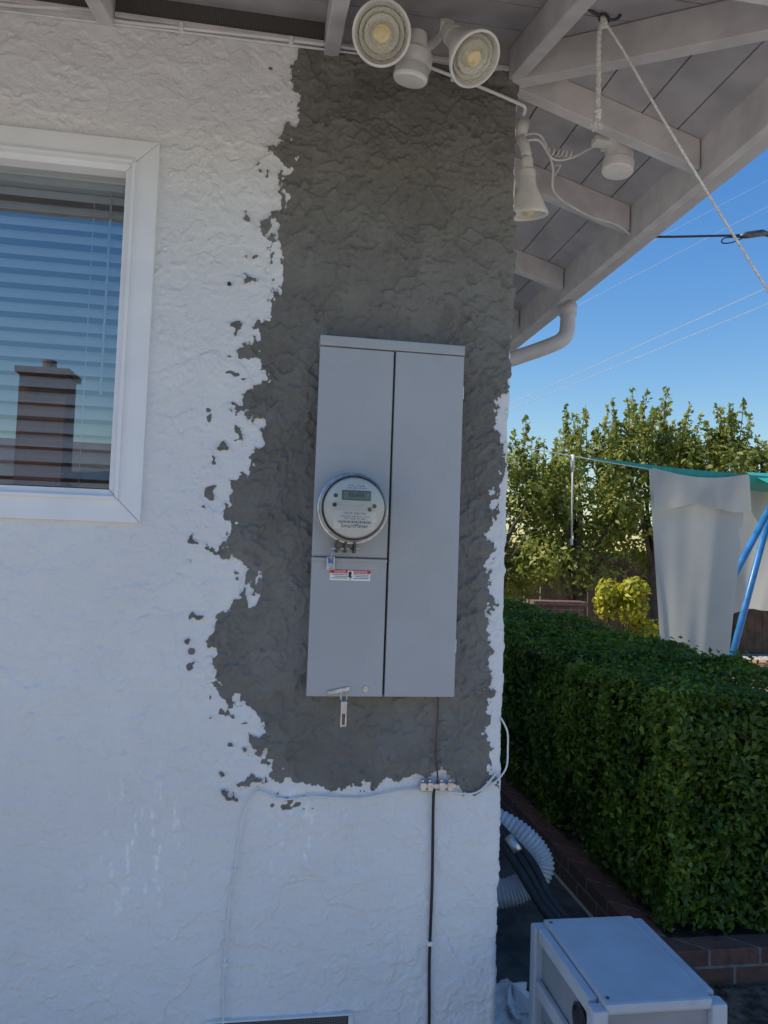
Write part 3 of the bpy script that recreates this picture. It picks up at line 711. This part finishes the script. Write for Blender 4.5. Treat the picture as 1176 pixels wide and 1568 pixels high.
tube("top_bar",[(4.0,3.35,2.26),(6.4,3.35,2.26)],.03,M_blueframe,sw,10)
mesh("canopy",[(3.72,3.0,2.20),(3.75,3.35,2.33),(6.5,3.35,2.36),(6.5,2.9,2.2),(3.75,3.8,2.2),(6.5,3.8,2.2)],[(0,1,2,3),(1,4,5,2)],M_teal,sw)

# ---------------------------------------------------------------- air conditioner unit
ac=empty("portable_air_conditioner")
ux0,ux1,uy0,uy1,uz=.80,1.135,-.36,.06,.55
box("body",(ux0+.018,uy0+.018,.05),(ux1-.018,uy1-.018,uz-.03),M_unitdark,ac,.006)
box("top_panel",(ux0+.03,uy0+.004,uz-.028),(ux1-.03,uy1-.004,uz),M_unit,ac,.008)
box("top_side_l",(ux0+.002,uy0+.045,uz-.045),(ux0+.028,uy1-.045,uz-.006),M_unit,ac,.005)
box("top_side_r",(ux1-.028,uy0+.045,uz-.045),(ux1-.002,uy1-.045,uz-.006),M_unit,ac,.005)
for sx in (ux0+.015,ux1-.015):
    for sy in (uy0+.018,uy1-.018):
        box("corner_post",(sx-.02,sy-.02,.0),(sx+.02,sy+.02,uz-.012),M_unit,ac,.006)
box("side_rail",(ux0-.002,uy0+.045,.36),(ux0+.016,uy1-.045,.40),M_unit,ac,.004)
for k in range(5):box("louver",(ux0+.006,uy0+.06,.14+k*.035),(ux0+.0175,uy1-.06,.155+k*.035),M_unit,ac,.002)
lathe("round_port",[(0,0),(.040,0),(.042,.008),(.035,.011),(.031,.003),(0,.003)],(ux0+.018,uy0+.11,.45),(-1,0,0),M_blk,ac,28)
for sy in (uy0+.03,uy1-.03):lathe("lid_screw",[(.005,0),(.005,.002),(0,.003)],(ux0+.045,sy,uz),(0,0,1),M_darksteel,ac,12)
tube("handle",[(ux1-.002,uy0+.13,.50),(ux1+.03,uy0+.14,.50),(ux1+.035,uy0+.2,.50),(ux1+.03,uy0+.27,.50),(ux1-.002,uy0+.28,.50)],.010,M_darksteel,ac,10,5)
dc=empty("flexible_duct")
tube("duct",[(.70,1.2,.52),(.88,1.0,.53),(1.04,.86,.48),(1.11,.80,.39),(1.05,.80,.31),(.94,.82,.27),(.80,.9,.24),(.72,1.1,.22)],.05,M_duct,dc,24,40,rf=lambda i,N:.051+.0038*math.cos(i*math.pi/2))
hs=empty("black_hose")
for k in range(3):
    o=.032*k
    tube("hose",[(.80+o,.95,.60),(.89+o,.76,.54-o*.3),(.95+o,.64,.46),(1.01+o*.8,.56,.36),(1.08+o,.48,.27),(1.20+o,.45,.12),(1.30+o,.55,.03)],.017,M_blk,hs,10,6)
tube("hose_fitting",[(.94,.70,.535),(.965,.66,.495)],.021,M_steel,hs,12)
hs2=empty("garden_hose");tube("hose",[(1.25,.5,.28),(1.32,.52,.20),(1.28,.62,.12),(1.40,.7,.04),(1.46,1.0,.02)],.006,M_blk,hs2,8,6)
bg=empty("plastic_bag")
r=np.random.default_rng(5);bm=[];nu,nv=30,18
for j in range(nv):
    for i in range(nu):
        th=2*math.pi*i/nu;ph=math.pi*.5*j/(nv-1)
        rr=.12*(1+.28*math.sin(3*th+1+j*.4)+.16*math.sin(7*th+j*.9)+.10*r.normal()*.6)
        bm.append((.88+rr*math.cos(th)*math.cos(ph),.45+rr*math.sin(th)*math.cos(ph),.005+.12*math.sin(ph)*(1+.15*math.sin(5*th))))
mesh("bag",bm,[(j*nu+i,j*nu+(i+1)%nu,(j+1)*nu+(i+1)%nu,(j+1)*nu+i) for j in range(nv-1) for i in range(nu)],M_bag,bg)

# ---------------------------------------------------------------- ground
mesh("ground",[(-300,-300,0),(300,-300,0),(300,300,0),(-300,300,0)],[(0,1,2,3)],M_ground)
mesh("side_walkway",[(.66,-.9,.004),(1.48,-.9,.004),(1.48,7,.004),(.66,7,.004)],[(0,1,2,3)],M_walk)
M_patio=simple("brick_paving",(.42,.24,.16),.85,.15,6)
mesh("garden_path",[(5.5,6.5,.004),(11,6.5,.004),(12,9.3,.004),(6.4,9.3,.004)],[(0,1,2,3)],M_patio)
M_gravel=simple("gravel",(.50,.49,.46),.95,.5,30)
mesh("gravel_bed",[(3,9.3,.004),(14,9.3,.004),(14,9.95,.004),(3,9.95,.004)],[(0,1,2,3)],M_gravel)
M_soil=simple("soil",(.15,.105,.075),.95,.45,14,.01,40)
mesh("soil_bed",[(1.30,-.5,.008),(3.9,-.5,.008),(3.9,.59,.008),(1.30,.59,.008)],[(0,1,2,3)],M_soil)
mesh("planter_soil",[(1.6,.7,.09),(3.6,.7,.09),(3.6,6.4,.09),(1.6,6.4,.09)],[(0,1,2,3)],M_soil)
lt=empty("dead_leaves")
k=260;lc=np.stack([rng.uniform(1.2,2.4,k),rng.uniform(-.3,.58,k),rng.uniform(.012,.022,k)],1)
leaf_mesh("leaves",lc,rng.normal(size=(k,3))*.4+np.array([0,0,1]),.035,.018,simple("dry_leaf",(.24,.15,.07),.8,.4,30),lt)

# ---------------------------------------------------------------- neighbour (reflected in the window)
nb=empty("neighbour_house")
box("walls",(-9,-14,0),(2,-8.6,2.45),M_neigh,nb)
v=[(-9.5,-14.5,2.4),(2.5,-14.5,2.4),(2.5,-8.1,2.4),(-9.5,-8.1,2.4),(-9.5,-11.3,3.3),(2.5,-11.3,3.3)]
mesh("roof",v,[(3,2,5,4),(1,0,4,5),(0,3,4),(2,1,5),(0,1,2,3)],M_shingle,nb)
box("chimney",(-3.30,-8.5,0),(-2.72,-8.0,3.75),M_brick,nb);box("chimney_cap",(-3.35,-8.55,3.752),(-2.67,-7.95,3.83),M_brick,nb)
tube("flue",[(-3.01,-8.25,3.83),(-3.01,-8.25,3.98)],.09,M_brick,nb,14)
box("neighbour_window",(-5.6,-8.598,1.0),(-4.4,-8.56,2.1),M_whitepaint,nb);box("neighbour_window_glass",(-5.5,-8.556,1.1),(-4.5,-8.552,2.0),M_blk,nb)

# ---------------------------------------------------------------- light
w=bpy.data.worlds.new("World");sc.world=w;w.use_nodes=True
n=w.node_tree.nodes;s=n.new("ShaderNodeTexSky");s.sky_type='NISHITA';s.sun_disc=False
sd_=Vector((-.65,.14,.80)).normalized()
s.sun_elevation=math.asin(sd_.z);s.sun_rotation=math.atan2(sd_.x,sd_.y)
s.dust_density=0.4;s.ozone_density=5.5;s.air_density=1.6
hs_=n.new("ShaderNodeHueSaturation");hs_.inputs["Saturation"].default_value=1.3;hs_.inputs["Hue"].default_value=.510
w.node_tree.links.new(s.outputs[0],hs_.inputs["Color"])
w.node_tree.links.new(hs_.outputs[0],n["Background"].inputs[0]);n["Background"].inputs[1].default_value=.15
L=bpy.data.lights.new("sun",'SUN');L.energy=5;L.angle=math.radians(.5);L.color=(1,.94,.84)
lo=bpy.data.objects.new("sun",L);col.objects.link(lo);lo.rotation_euler=sd_.to_track_quat('Z','Y').to_euler();lo.location=(-10,8,15)
sc.view_settings.view_transform='Standard';sc.view_settings.look='None';sc.view_settings.exposure=0
